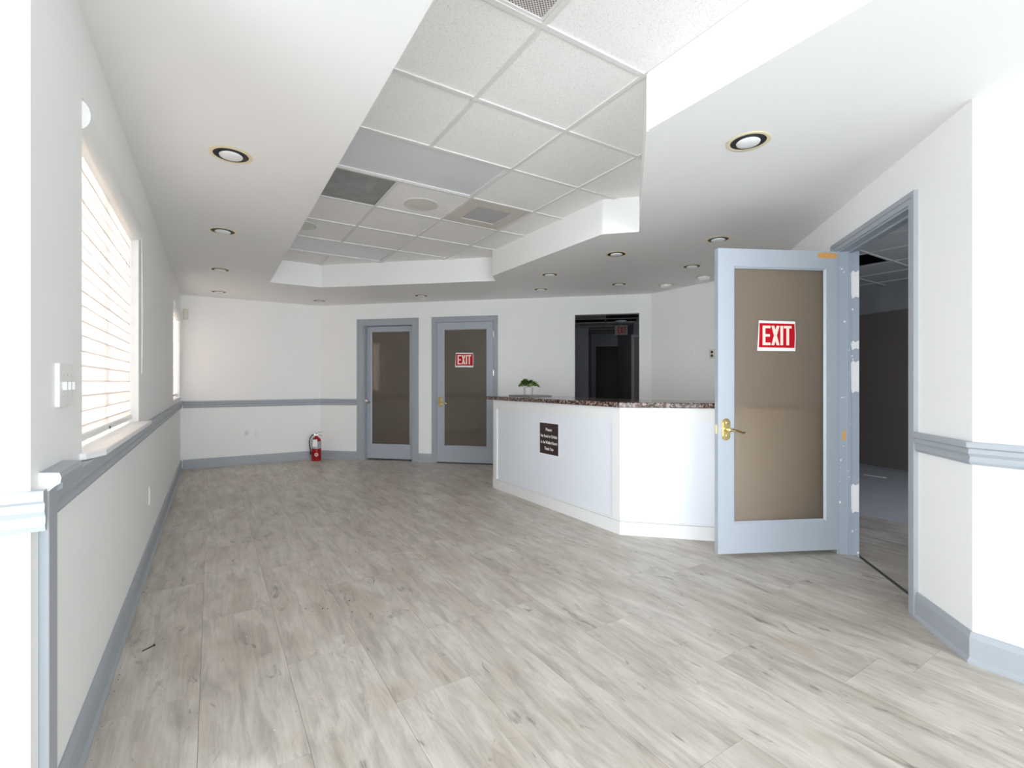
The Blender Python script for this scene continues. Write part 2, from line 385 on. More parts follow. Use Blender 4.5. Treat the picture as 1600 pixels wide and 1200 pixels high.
def wall(name, i, openings=(), m=None, zt=2.74, th=TH):
    """slab behind edge i of the plan, mitred at both ends, with rectangular openings (t0,t1,z0,z1)"""
    A, B = P[i], P[(i+1) % NP]; F = Frame(A, B)
    prv = Frame(P[i-1], P[i]); nxt = Frame(P[(i+1) % NP], P[(i+2) % NP])
    def shift(F1, F2, at_end):
        s = F1.n + F2.n; mm = s/(1+F1.n.dot(F2.n)); return mm.dot(F.e)
    s0 = shift(prv, F, 0); s1 = shift(F, nxt, 1)
    ts = sorted({0.0, F.L} | {t for o in openings for t in o[:2]}); zs = sorted({0.0, zt} | {z for o in openings for z in o[2:]})
    def hole(a, b): 
        tm = (ts[a]+ts[a+1])/2; zm = (zs[b]+zs[b+1])/2
        return any(o[0] < tm < o[1] and o[2] < zm < o[3] for o in openings)
    bm = BM(); cache = {}
    def V(a, o, b):
        k = (a, o, b)
        if k not in cache:
            t = ts[a]
            if o: t += -th*(s0 if a == 0 else s1 if a == len(ts)-1 else 0)
            cache[k] = bm.verts.new(F.p(t, -th if o else 0, zs[b]))
        return cache[k]
    na, nb = len(ts)-1, len(zs)-1
    solid = lambda a, b: 0 <= a < na and 0 <= b < nb and not hole(a, b)
    for a in range(na):
        for b in range(nb):
            if not solid(a, b): continue
            bm.faces.new((V(a, 0, b), V(a+1, 0, b), V(a+1, 0, b+1), V(a, 0, b+1)))
            bm.faces.new((V(a, 1, b), V(a, 1, b+1), V(a+1, 1, b+1), V(a+1, 1, b)))
            if not solid(a-1, b): bm.faces.new((V(a, 0, b), V(a, 0, b+1), V(a, 1, b+1), V(a, 1, b)))
            if not solid(a+1, b): bm.faces.new((V(a+1, 0, b), V(a+1, 1, b), V(a+1, 1, b+1), V(a+1, 0, b+1)))
            if not solid(a, b-1): bm.faces.new((V(a, 0, b), V(a, 1, b), V(a+1, 1, b), V(a+1, 0, b)))
            if not solid(a, b+1): bm.faces.new((V(a, 0, b+1), V(a+1, 0, b+1), V(a+1, 1, b+1), V(a, 1, b+1)))
    return structure(name, bm, m or M['wall'])

W1 = (0.53, 1.995, 0.955, 2.15)          # first window (t from y=1.56)
W2 = (4.99, 6.31, 1.00, 2.15)
D1 = (0.755, 1.572, 0.0, 2.102)
D2 = (1.954, 2.847, 0.0, 2.118)
DH = (4.024, 4.911, 0.0, 2.168)
D3 = (1.873, 2.763, 0.0, 2.137)
wall('wall_entrance_left', 0, [(0.35, 3.75, 0.0, 2.25)])
wall('wall_near_left', 1)
wall('wall_left', 2, [W1, W2])
wall('wall_back', 3)
wall('wall_back_right', 4, [D1, D2, DH])
wall('wall_far_right', 5)
wall('wall_right', 6, [D3])
wall('wall_near_right', 7)
wall('wall_entrance_rear', 8, [(0.25, 4.6, 0.0, 2.35)])

# ---- lowered ceiling with the raised tile bay
BAY = [(0.585, -2.3), (0.585, 6.49), (1.205, 6.49), (2.905, 4.945), (2.735, 4.73), (2.735, 2.93), (2.95, 2.715), (1.802, 1.603), (1.802, -2.3)]
bm = BM()
for z in (H, H+0.02):
    vs = [bm.verts.new((x, y, z)) for x, y in P + BAY]
    for tr in tessellate_polygon([[Vector((x, y, 0)) for x, y in P], [Vector((x, y, 0)) for x, y in BAY]]):
        bm.faces.new([vs[k] for k in tr])
bm.verts.ensure_lookup_table()
ceil = structure('ceiling', bm, M['soffit'])
bm = BM()
for a, b in zip(BAY, BAY[1:]+BAY[:1]):
    F = Frame(a, b)
    fbox(bm, F, 0, F.L, 0.0, 0.015, H, HT+0.03)
# fascia skin stands on the soffit side of the bay edge
fas = obj('fascia', bm, M['wall'], ceil)

GX0, GY0, TS = 1.1805, 1.63, 0.6096
bars = BM()
for k in range(-1, 4):
    x = GX0 + k*TS
    for j in range(-7, 9):
        if k == 0 and j in (2, 6): continue
        wbox(bars, x-0.012, x+0.012, GY0+j*TS, GY0+(j+1)*TS, HT-0.006, HT+0.002)
for k in range(-7, 9):
    y = GY0 + k*TS; wbox(bars, 0.5, 3.1, y-0.012, y+0.012, HT-0.0065, HT+0.002)
obj('ceiling_grid', bars, M['tbar'], ceil)
special = {(-1, 2), (0, 2), (-1, 3), (1, 3), (-1, -1), (-1, 6), (0, 6), (-1,-4),(0,-4)}
cells = {}
for i in range(-1, 3):
    for j in range(-7, 9):
        x0, x1 = GX0+i*TS, GX0+(i+1)*TS; y0, y1 = GY0+j*TS, GY0+(j+1)*TS
        cells[i, j] = (x0, x1, y0, y1)
        if i == 2 and j < 1: continue
        if i == 1 and j < -1: pass
        if (i, j) in special: continue
        b = BM(); wbox(b, x0+0.008, x1-0.008, y0+0.008, y1-0.008, HT+0.001, HT+0.016)
        obj('ceiling_tile', b, M['tile'], ceil)
b = BM(); wbox(b, -2.3, 5.4, -2.7, 8.3, HT+0.05, HT+0.09)
deck = structure('ceiling_deck', b, M['tbar']); deck.name = 'ceiling'

def troffer(i, j, label):
    x0, x1 = cells[i, j][0], cells[i+1, j][1]; y0, y1 = cells[i, j][2:]
    t = ename('ceiling_light', ((x0+x1)/2, (y0+y1)/2, HT), label, 'ceiling light', 'flat fluorescent fixtures in the tile bay')
    b = BM()
    for q in ((x0+.012, x1-.012, y0+.012, y0+.026), (x0+.012, x1-.012, y1-.026, y1-.012), (x0+.012, x0+.026, y0+.026, y1-.026), (x1-.026, x1-.012, y0+.026, y1-.026)):
        wbox(b, *q, HT-0.003, HT+0.03)
    obj('frame', b, M['tbar'], t)
    b = BM(); wbox(b, x0+.026, x1-.026, y0+.026, y1-.026, HT+0.006, HT+0.010); obj('lens', b, M['lens'], t)
    return t
troffer(-1, 2, 'flat grey lens ceiling light between plain tiles, the larger nearer one')
troffer(-1, 6, 'flat lens ceiling light at the far end of the tiled bay')

x0, x1, y0, y1 = cells[-1, 3]
t = ename('ceiling_panel', ((x0+x1)/2, (y0+y1)/2, HT), 'dark grey dusty metal panel in the tile ceiling beside the soffit', 'ceiling panel')
b = BM(); wbox(b, x0+.014, x1-.014, y0+.014, y1-.014, HT+0.004, HT+0.012); obj('plate', b, M['greypanel'], t)
b = BM()
for k in range(13):
    yy = y0+0.12+k*0.03; wbox(b, x0+.12, x1-.12, yy, yy+0.006, HT+0.0015, HT+0.005)
g = obj('louvre', b, M['greypanel'], t); g['kind'] = 'stuff'

def square_grille(i, j, label, inner, mt_in, mt_out):
    x0, x1, y0, y1 = cells[i, j]
    t = ename('air_vent', ((x0+x1)/2, (y0+y1)/2, HT), label, 'vent')
    b = BM()
    k = inner
    xi0, xi1, yi0, yi1 = x0+k, x1-k, y0+k, y1-k
    for q in ((x0+.013, x1-.013, y0+.013, yi0), (x0+.013, x1-.013, yi1, y1-.013), (x0+.013, xi0, yi0, yi1), (xi1, x1-.013, yi0, yi1)):
        wbox(b, *q, HT-0.002, HT+0.010)
    obj('frame', b, mt_out, t)
    b = BM(); wbox(b, xi0, xi1, yi0, yi1, HT+0.004, HT+0.008); obj('grille', b, mt_in, t)
    return t
square_grille(1, 3, 'square beige return vent with a grey grille in the middle', 0.135, M['ventmesh'], M['grille'])
square_grille(-1, -1, 'perforated white metal vent at the top edge of the ceiling', 0.025, M['perf'], M['tbar'])

def speaker(cx, cy, r, label):
    t = ename('ceiling_speaker', (cx, cy, HT), label, 'speaker', 'round speakers in the ceiling tiles')
    b = BM(); lathe(b, [(r, 0.0), (r, -0.004), (r-0.012, -0.008), (r-0.02, -0.006)], (cx, cy, HT+0.001), 36); obj('rim', b, M['speaker'], t, True)
    b = BM(); lathe(b, [(r-0.02, -0.004), (r*0.6, -0.009), (r*0.45, -0.008), (r*0.2, -0.010), (0.004, -0.010)], (cx, cy, HT+0.001), 36); obj('mesh_cover', b, M['speaker'], t, True)
speaker(1.50, 3.82, 0.145, 'round beige speaker in the tile left of the square vent')
speaker(0.745, 4.92, 0.125, 'round speaker half hidden behind the soffit edge')

# ------------------------------------------------------------------ floor
b = BM(); prism(b, [(x, y) for x, y in [(-2.3, -2.8), (14.2, -2.8), (14.2, 14.2), (-2.3, 14.2)]], -0.05, -0.009)
floor = structure('floor', b, M['subfloor'])
def clip(poly, a, bb, keep_pos):
    out = []
    for k in range(len(poly)):
        p0, p1 = poly[k], poly[(k+1) % len(poly)]
        f = lambda p: (p[0]*a[0]+p[1]*a[1]-bb)*keep_pos
        f0, f1 = f(p0), f(p1)
        if f0 >= 0: out.append(p0)
        if (f0 > 0 and f1 < 0) or (f0 < 0 and f1 > 0):
            s = f0/(f0-f1); out.append((p0[0]+(p1[0]-p0[0])*s, p0[1]+(p1[1]-p0[1])*s))
    return out
def nearest_threshold(n=0.105):
    return [tuple(RWF.p(t, -n, 0).xy) for t in (2.763, 1.873)]
RP = P[:]
# let planks run into the doorways
RPd = P[:5] + [tuple(DWF.p(t, o, 0).xy) for t, o in ((D1[0], 0), (D1[0], -.11), (D1[1], -.11), (D1[1], 0), (DH[0], 0), (DH[0], -TH), (DH[1], -TH), (DH[1], 0))] \
    + [P[5], P[6]] + [tuple(RWF.p(t, o, 0).xy) for t, o in ((D3[0], 0), (D3[0], -.105), (D3[1], -.105), (D3[1], 0))] + P[7:]
PW, PL_, G = 0.3125, 1.22, 0.0005
col0 = -2
xs = -0.038 - 7*PW
k = 0
while xs < 5.3:
    off = R.random()*PL_
    ys = -2.6 - off
    while ys < 8.1:
        poly = RPd
        for a, v, s in (((1, 0), xs+G, 1), ((1, 0), xs+PW-G, -1), ((0, 1), ys+G, 1), ((0, 1), ys+PL_-G, -1)):
            poly = clip(poly, a, v, s)
            if len(poly) < 3: break
        if len(poly) >= 3:
            area2 = sum(poly[q][0]*poly[(q+1) % len(poly)][1]-poly[(q+1) % len(poly)][0]*poly[q][1] for q in range(len(poly)))
            cl = []
            for q in poly:
                if not cl or (abs(q[0]-cl[-1][0])+abs(q[1]-cl[-1][1])) > 1e-4: cl.append(q)
            if abs(area2) > 0.004 and len(cl) >= 3:
                b = BM(); prism(b, cl, -0.009, 0.0)
                obj('floor_plank', b, M['floor'], floor); k += 1
        ys += PL_
    xs += PW
# back rooms: dark plank floor and a paler bluish-grey floor
b = BM()
hp = [DWF.p(-0.5, -TH, 0), DWF.p(-0.5, -7.5, 0), DWF.p(8.5, -7.5, 0), DWF.p(8.5, -TH, 0)]
fbox(b, DWF, 0.0, 6.2, -7.5, -0.118, -0.009, -0.0015)
obj('hall_floor', b, M['palefloor'], floor)
b = BM(); q0 = RWF.p(0.17, -0.106, 0); q1 = RWF.p(3.22, -0.106, 0)
prism(b, [(5.02, q0.y), (q1.x, q1.y), (q1.x, -1.2), (5.02, -1.2)], -0.009, -0.001)
obj('office_floor', b, M['floor'], floor)
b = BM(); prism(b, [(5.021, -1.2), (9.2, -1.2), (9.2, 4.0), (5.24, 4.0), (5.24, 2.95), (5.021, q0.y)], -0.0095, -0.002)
obj('office_pale_floor', b, M['palefloor'], floor, label='paler grey part of office floor')
b = BM(); fbox(b, RWF, D3[0], D3[1], -0.118, -0.096, 0.0, 0.004)
tag(obj('threshold_strip', b, M['steel']), 'thin metal threshold strip across the right doorway', 'threshold')
b = BM(); prism(b, [(7.19, 2.60), (7.225, 2.58), (7.23, 2.80), (7.205, 2.82)], 0.0, 0.01)
tag(obj('wood_strip', b, M['primer']), 'short pale strip lying on the dark office floor', 'strip')
# outside ground
b = BM(); wbox(b, -40, 40, -40, 40, -0.30, -0.06)
g = structure('ground', b, M['ground'])

# ------------------------------------------------------------------ mouldings
RAIL = [(0, 0.853), (0.010, 0.853), (0.017, 0.866), (0.013, 0.878), (0.013, 0.888), (0.022, 0.902), (0.019, 0.914), (0.019, 0.920), (0.030, 0.928), (0.030, 0.948), (0.027, 0.951), (0, 0.951)]
BASE = [(0, 0.0), (0.025, 0.0), (0.025, 0.010), (0.015, 0.024), (0.015, 0.108), (0.009, 0.130), (0.006, 0.133), (0, 0.133)]
def mould(name, paths, prof, kind='structure'):
    b = BM()
    for p in paths: sweep(b, [tuple(Vector(q).xy) if len(q) == 3 else q for q in p], prof)
    o = obj(name, b, M['trim']); o['kind'] = kind; return o
mould('baseboard_left', [[(-0.362, 1.70), (-0.362, 8.04)]], BASE)
cw = 0.109
mould('baseboard_back', [[(-0.337, 8.04), P[4], DWF.p(D1[0]-cw, 0, 0)]], BASE)
mould('baseboard_middle', [[DWF.p(D1[1]+0.098, 0, 0), DWF.p(D2[0]-0.075, 0, 0)], [DWF.p(D2[1]+0.075, 0, 0), DWF.p(DH[0], 0, 0)]], BASE)
mould('baseboard_right', [[RWF.p(D3[1]+0.065, 0, 0), P[7], (2.775, -2.4)]], BASE)
mould('baseboard_far_right', [[DWF.p(DH[1], 0, 0), P[5], P[6], RWF.p(D3[0]-0.11, 0, 0)]], BASE)
mould('trim_1', [[(-0.362, 1.697), (-0.362, 8.04)]], RAIL)
mould('trim_2', [[(-0.332, 8.04), P[4], DWF.p(D1[0]-cw, 0, 0)]], RAIL)
mould('trim_3', [[RWF.p(D3[1]+0.065, 0, 0), P[7], (2.775, -2.4)]], RAIL)
mould('trim_4', [[(-1.9, 1.56), (-0.333, 1.56)]], RAIL)
b = BM(); fbox(b, LWF, 0.06, 0.137, 0.0, 0.020, 0.0, 0.935)
o = obj('trim_5', b, M['trim'], bevel=0.002); o['kind'] = 'structure'
b = BM()
capp = [(0, 0.922), (0.016, 0.922), (0.020, 0.935), (0.030, 0.945), (0.040, 0.952), (0.042, 0.966), (0.038, 0.978), (0, 0.982)]
sweep(b, [(-0.362, 1.625), (-0.362, 1.86)], capp)
o = obj('trim_6', b, M['trim']); o['kind'] = 'structure'
b = BM(); fpoly(b, Frame((-0.362, 1.6245), (0, 1.6245)), [(t, z) for t, z in capp], 0.0, 0.0015)
obj('cut_end', b, M['primer'], o, label='raw white cut end')

# ------------------------------------------------------------------ windows and zebra shades
def window(n, t0, t1, z0, z1, F, mull):
    b = BM(); fw = 0.035
    for q in ((t0, t1, z0, z0+fw), (t0, t1, z1-fw, z1), (t0, t0+fw, z0+fw, z1-fw), (t1-fw, t1, z0+fw, z1-fw)):
        fbox(b, F, q[0], q[1], -0.105, -0.065, q[2], q[3])
    w = structure('window_%d' % n, b, M['white'])
    tm = (t0+t1)/2
    if mull:
        b = BM(); fbox(b, F, tm-0.018, tm+0.018, -0.105, -0.080, z0+fw, z1-fw); obj('mullion', b, M['white'], w)
        cuts = [(t0+fw, tm-0.018), (tm+0.018, t1-fw)]
    else: cuts = [(t0+fw, t1-fw)]
    for a, c in cuts:
        b = BM(); fbox(b, F, a, c, -0.088, -0.084, z0+fw, z1-fw); obj('glass_pane', b, M['glass'], w)
    return w
w1 = window(1, W1[0], W1[1], 0.975, W1[3], LWF, True)
w2 = window(2, W2[0], W2[1], 1.02, W2[3], LWF, True)
b = BM()   # stool with clipped horns, sits in the opening and laps over the wall
Y0 = 1.56
prism(b, [(-0.43, Y0+W1[0]+.002), (-0.3625, Y0+W1[0]+.002), (-0.3625, 2.045), (-0.345, 2.05), (-0.308, 2.15), (-0.308, 3.63), (-0.3625, 3.63), (-0.3625, Y0+W1[1]-.002), (-0.43, Y0+W1[1]-.002)], 0.953, 0.976)
obj('window_sill', b, M['white'], w1, bevel=0.003)
b = BM(); wbox(b, -0.43, -0.345, Y0+W2[0]+.002, Y0+W2[1]-.002, 1.0, 1.02); obj('window_sill', b, M['white'], w2, bevel=0.003)
b = BM()   # painted reveal stop on the far side
fbox(b, LWF, W1[1]-0.012, W1[1]-0.001, -0.065, -0.002, 0.977, W1[3]-0.08); obj('side_stop', b, M['white'], w1)

def shade(F, t0, t1, ztop, zbot, label, period=0.1105, fine=True):
    t = ename('window_shade', tuple(F.p((t0+t1)/2, -0.03, zbot)), label, 'window blind')
    ob = -0.040
    b = BM(); prof = []
    for k in range(13):
        a = -PI/2 + PI*k/12; prof.append((ob+0.02+0.042*math.cos(a), ztop-0.055+0.054*math.sin(a)))
    prof = [(ob-0.015, ztop-0.109)] + prof + [(ob-0.015, ztop-0.001)]
    v0 = [b.verts.new(F.p(t0+0.004, o, z)) for o, z in prof]; v1 = [b.verts.new(F.p(t1-0.004, o, z)) for o, z in prof]
    n = len(prof)
    for k in range(n): b.faces.new((v0[k], v0[(k+1) % n], v1[(k+1) % n], v1[k]))
    b.faces.new(v0); b.faces.new(v1[::-1])
    obj('cassette', b, M['plastic'], t, True)
    z = ztop-0.105; a = True
    while z > zbot+0.03:
        h = period*(0.52 if a else 0.48); z1 = max(z-h, zbot+0.02)
        b = BM()
        if a: fbox(b, F, t0+0.012, t1-0.016, ob-0.001, ob+0.0015, z1-0.004, z+0.001)
        else: fbox(b, F, t0+0.012, t1-0.016, ob-0.006, ob-0.0045, z1-0.003, z+0.001)
        obj('fabric_band' if a else 'sheer_band', b, M['band'] if a else M['sheer'], t)
        z = z1; a = not a
    b = BM(); fbox(b, F, t0+0.010, t1-0.014, ob-0.010, ob+0.010, zbot, zbot+0.026); obj('bottom_rail', b, M['plastic'], t, bevel=0.004)
    if fine:
        b = BM(); tm = (t0+t1)/2-0.02; fbox(b, F, tm, tm+0.02, ob+0.0102, ob+0.013, zbot+0.004, zbot+0.016); obj('clip', b, M['rubber'], t)
    b = BM()
    pts = []
    tc = t1+0.012
    for k in range(15):
        s = k/14.0
        pts.append(F.p(tc+0.055*math.sin(PI*s)*(0.6+0.4*s), 0.012, ztop-0.09-(0.80)*s))
    tube(b, pts, 0.0016, 6)
    pts2 = [F.p(tc, 0.012, ztop-0.09-0.80*k/6) for k in range(7)]
    tube(b, pts2, 0.0016, 6)
    obj('pull_cord', b, M['plastic'], t, True)
shade(LWF, W1[0], W1[1], 2.148, 0.992, 'large white zebra roller shade over the near left window')
shade(LWF, W2[0], W2[1], 2.148, 1.035, 'narrow-looking zebra shade over the far left window by the corner')

# ------------------------------------------------------------------ doors
def casing_bm(F, t0, t1, zt, wl, wr, wt, o0=0.0, th=0.018):
    """stepped three-piece architrave"""
    b = BM()
    for (a, c, z0, z1) in ((t0-wl, t0, 0, zt+wt), (t1, t1+wr, 0, zt+wt), (t0, t1, zt, zt+wt)):
        fbox(b, F, a, c, o0, o0+th*0.7, z0, z1)
    k = 0.028
    for (a, c, z0, z1) in ((t0-wl, t0-wl+k, 0, zt+wt), (t1+wr-k, t1+wr, 0, zt+wt), (t0-wl+k, t1+wr-k, zt+wt-k, zt+wt)):
        fbox(b, F, a, c, o0+th*0.7, o0+th, z0, z1)
    return b
def jamb_bm(F, t0, t1, zt, o0, o1, th=0.018, stop=None, w_=0.035):
    b = BM()
    fbox(b, F, t0, t0+th, o0, o1, 0, zt); fbox(b, F, t1-th, t1, o0, o1, 0, zt); fbox(b, F, t0+th, t1-th, o0, o1, zt-th, zt)
    if stop is not None:
        s = 0.012
        fbox(b, F, t0+th, t0+th+s, stop, stop+w_, 0, zt-th); fbox(b, F, t1-th-s, t1-th, stop, stop+w_, 0, zt-th)
        fbox(b, F, t0+th+s, t1-th-s, stop, stop+w_, zt-th-s, zt-th)
    return b
def leaf(F, t0, t1, z0, z1, gt0, gt1, gz0, gz1, o, th, parent):
    """stile-and-rail leaf with one tall lite, bevelled glazing beads"""
    for nm, q in (('stile', (t0, gt0, z0, z1)), ('stile', (gt1, t1, z0, z1)), ('top_rail', (gt0, gt1, gz1, z1)), ('bottom_rail', (gt0, gt1, z0, gz0))):
        b = BM(); fbox(b, F, q[0], q[1], o-th, o, q[2], q[3]); obj(nm, b, M['door'], parent)
    b = BM(); s = 0.014
    for oo, dd in ((o-0.001, -1), (o-th+0.001, 1)):
        for pts in (((gt0, gz0), (gt1, gz0), (gt1-s, gz0+s), (gt0+s, gz0+s)), ((gt1, gz0), (gt1, gz1), (gt1-s, gz1-s), (gt1-s, gz0+s)),
                    ((gt1, gz1), (gt0, gz1), (gt0+s, gz1-s), (gt1-s, gz1-s)), ((gt0, gz1), (gt0, gz0), (gt0+s, gz0+s), (gt0+s, gz1-s))):
            A_ = [F.p(t, oo, z) for t, z in pts[:2]] + [F.p(t, oo+dd*0.012, z) for t, z in pts[2:]]
            v = [b.verts.new(q) for q in A_]; b.faces.new(v)
    obj('glazing_bead', b, M['door'], parent)
    b = BM(); fbox(b, F, gt0+0.004, gt1-0.004, o-th/2-0.003, o-th/2+0.003, gz0+0.004, gz1-0.004)
    obj('glass_pane', b, M['film'], parent)
def lever(F, t, z, o, parent, flip=1, mt='brass'):
    b = BM(); pr = []
    for k in range(24):
        a = 2*PI*k/24; pr.append((t+0.031*math.cos(a), z+(0.045 if math.sin(a) >= 0 else -0.045)+0.031*math.sin(a)))
    fpoly(b, F, pr, o, o+0.005)
    pr2 = [(t+(q[0]-t)*0.78, z+(q[1]-z)*0.86) for q in pr]
    fpoly(b, F, pr2, o+0.005, o+0.010)
    pl = obj('back_plate', b, M[mt], parent, bevel=0.0015)
    b = BM(); lathe(b, [(0.017, 0.0), (0.014, 0.008), (0.011, 0.016), (0.011, 0.045), (0.013, 0.048), (0.004, 0.052)], F.p(t, o+0.009, z), 18, F.n)
    pts = [F.p(t+flip*x, o+0.050+y, z+h) for x, y, h in ((0, 0, 0), (0.03, 0.004, -0.002), (0.06, 0.004, -0.008), (0.088, 0.0, -0.018), (0.104, -0.004, -0.020), (0.112, -0.004, -0.014))]
    tube(b, pts, [0.010, 0.009, 0.007, 0.0065, 0.007, 0.004], 10)
    obj('handle', b, M[mt], parent, True)
    b = BM(); lathe(b, [(0.007, 0.0), (0.006, 0.003), (0.003, 0.004)], F.p(t, o+0.010, z-0.042), 12, F.n); lathe(b, [(0.009, 0.0), (0.008, 0.004), (0.003, 0.006)], F.p(t, o+0.010, z+0.045), 12, F.n)
    obj('key_cylinder', b, M[mt], parent, True)
def hinge(F, t, z, o, parent, mt='steel'):
    b = BM(); lathe(b, [(0.006, 0), (0.006, 0.09)], F.p(t, o, z-0.045), 10); fbox(b, F, t-0.014, t+0.014, o-0.006, o-0.003, z-0.042, z+0.042)
    obj('hinge', b, M[mt], parent)

# door 1: set back in its jamb, opens away
b = casing_bm(DWF, D1[0], D1[1], D1[3], 0.108, 0.095, 0.09)
d1 = structure('door_1', b, M['trim'])
obj('jamb', jamb_bm(DWF, D1[0], D1[1], D1[3], -0.118, 0.004, 0.014), M['trim'], d1)
leaf(DWF, D1[0]+0.017, D1[1]-0.017, 0.022, 2.083, 0.838, 1.490, 0.235, 2.010, -0.075, 0.04, d1)
b = BM(); lathe(b, [(0.036, 0), (0.036, 0.005), (0.014, 0.012), (0.013, 0.030), (0.030, 0.042), (0.036, 0.056), (0.029, 0.070), (0.006, 0.077)], DWF.p(0.800, -0.0748, 0.916), 20, DWF.n)
obj('knob', b, M['steel'], d1, True, label='round steel knob')
# door 2: flush, opens toward the room
b = casing_bm(DWF, D2[0], D2[1], D2[3], 0.072, 0.058, 0.075)
d2 = structure('door_2', b, M['trim'])
obj('jamb', jamb_bm(DWF, D2[0], D2[1], D2[3], -0.118, 0.004, 0.008, stop=-0.09), M['trim'], d2)
leaf(DWF, D2[0]+0.011, D2[1]-0.011, 0.018, 2.106, 2.065, 2.740, 0.253, 2.009, 0.004, 0.042, d2)
lever(DWF, 2.014, 0.916, 0.004, d2, flip=1)
for z in (0.25, 1.35, 1.92): hinge(DWF, D2[1]-0.004, z, 0.010, d2)
# door 3: standing open into the room
b = BM()
t0, t1, zt = D3[0], D3[1], D3[3]
d3 = structure('door_3', casing_bm(RWF, t0, t1, zt, 0.10, 0.060, 0.058, th=0.02), M['trim'])
obj('jamb', jamb_bm(RWF, t0, t1, zt, -0.118, 0.004, 0.012, stop=-0.062, w_=0.012), M['worn'], d3, label='grey jamb with scraped white patches')
for z0, z1, dz in ((1.80, 1.99, .0), (1.14, 1.36, 0), (0.30, 0.50, 0), (1.44, 1.50, 0)):
    b = BM(); v = [(-0.116, z0), (-0.095, z0+0.006), (-0.075, z0-0.008), (-0.069, z0+0.02), (-0.066, z1-0.02), (-0.078, z1), (-0.096, z1-0.012), (-0.116, z1)]
    vs = [RWF.p(t0+0.0121, o, z) for o, z in v]; vs2 = [RWF.p(t0+0.0135, o, z) for o, z in v]
    A_ = [b.verts.new(q) for q in vs]; B_ = [b.verts.new(q) for q in vs2]; b.faces.new(A_); b.faces.new(B_[::-1])
    for q in range(len(v)): b.faces.new((A_[q], A_[(q+1) % len(v)], B_[(q+1) % len(v)], B_[q]))
    obj('filler_patch', b, M['primer'], d3, label='white filler patch over an old hinge cut-out')
b = BM(); fbox(b, RWF, t0+0.0122, t0+0.0135, -0.035, -0.015, 0.80, 0.87); obj('strike_plate', b, M['orange'], d3, label='chipped bare wood at the strike')
HG, FR = (3.770, 1.597), (2.936, 2.010)
OF = Frame(FR, HG)
od = ename('door_4', (HG[0], HG[1], 0.03), kind='structure')
L = OF.L
leaf(OF, 0.0, L, 0.030, 2.128, 0.115, L-0.130, 0.235, 2.008, 0.0, 0.044, od)
lever(OF, 0.056, 0.885, 0.0, od, flip=1)
lever(OF, 0.056, 0.885, -0.044-0.0, od, flip=1) if False else None
b = BM(); fbox(b, OF, -0.0016, -0.0002, -0.034, -0.010, 0.855, 0.915); obj('latch_plate', b, M['brass'], od)
b = BM(); pp = []
for k in range(22):
    a = 2*PI*k/22; pp.append((L-0.125+0.074*(abs(math.cos(a))**0.5)*(1 if math.cos(a) > 0 else -1), 2.098+0.019*(abs(math.sin(a))**0.6)*(1 if math.sin(a) > 0 else -1)))
fpoly(b, OF, pp, 0.0002, 0.0012); obj('bare_wood_patch', b, M['orange'], od, label='orange patch of bare wood at the top corner')
for z in (0.25, 1.05, 1.87): hinge(OF, L+0.004, z, -0.020, od)

# ------------------------------------------------------------------ EXIT lettering and signs
def exit_letters(F, t0, t1, z0, z1, o0, o1):
    """condensed block letters E X I T between t0..t1"""
    b = BM(); W = t1-t0; Hh = z1-z0; u = W/100.0; s = 9.5*u; hs = Hh*0.13
    T = lambda x: t0+x*u
    fbox(b, F, T(0), T(0)+s, o0, o1, z0, z1)
    for zz in (z0, z0+Hh*0.435, z1-hs): fbox(b, F, T(0)+s, T(27 if zz != z0+Hh*0.435 else 25), o0, o1, zz, zz+hs)
    a, c = T(30), T(58)
    fpoly(b, F, [(a, z1), (a+s*1.05, z1), (c, z0), (c-s*1.05, z0)], o0, o1)
    fpoly(b, F, [(a, z0), (a+s*1.05, z0), (c, z1), (c-s*1.05, z1)], o0+(o1-o0)*0.02, o1+(o1-o0)*0.1)
    fbox(b, F, T(61), T(61)+s, o0, o1, z0, z1)
    fbox(b, F, T(73), T(100), o0, o1, z1-hs, z1); fbox(b, F, T(86.5)-s/2, T(86.5)+s/2, o0, o1, z0, z1-hs)
    return b
def exit_sign(F, t0, t1, z0, z1, o, label):
    t = ename('exit_sign', tuple(F.p((t0+t1)/2, o, z0)), label, 'sign')
    W, Hh = t1-t0, z1-z0; q = 0.004*W/0.28
    b = BM(); fpoly(b, F, [(t0-q, z0), (t1-q*0.6, z0-q*0.3), (t1+q*0.4, z0+Hh*0.5), (t1-q, z1-q), (t0+q*2.2, z1), (t0+q*0.9, z0+Hh*0.5)], o, o+0.0010)
    obj('sheet', b, M['paper'], t)
    b = BM(); fpoly(b, F, [(t0+W*0.025, z0+Hh*0.115), (t1-W*0.03, z0+Hh*0.10), (t1-W*0.02, z0+Hh*0.5), (t1-W*0.03, z1-Hh*0.10), (t0+W*0.045, z1-Hh*0.085), (t0+W*0.04, z0+Hh*0.5)], o+0.0011, o+0.0018)
    obj('red_field', b, M['red'], t)
    obj('lettering', exit_letters(F, t0+W*0.125, t1-W*0.11, z0+Hh*0.19, z1-Hh*0.17, o+0.0019, o+0.0026), M['letter'], t)
exit_sign(OF, 0.300, 0.582, 1.427, 1.638, -0.0185, 'red EXIT sign taped on the open door in front')
exit_sign(DWF, 2.246, 2.525, 1.437, 1.654, -0.0135, 'red EXIT sign on the closed far door beside the desk')

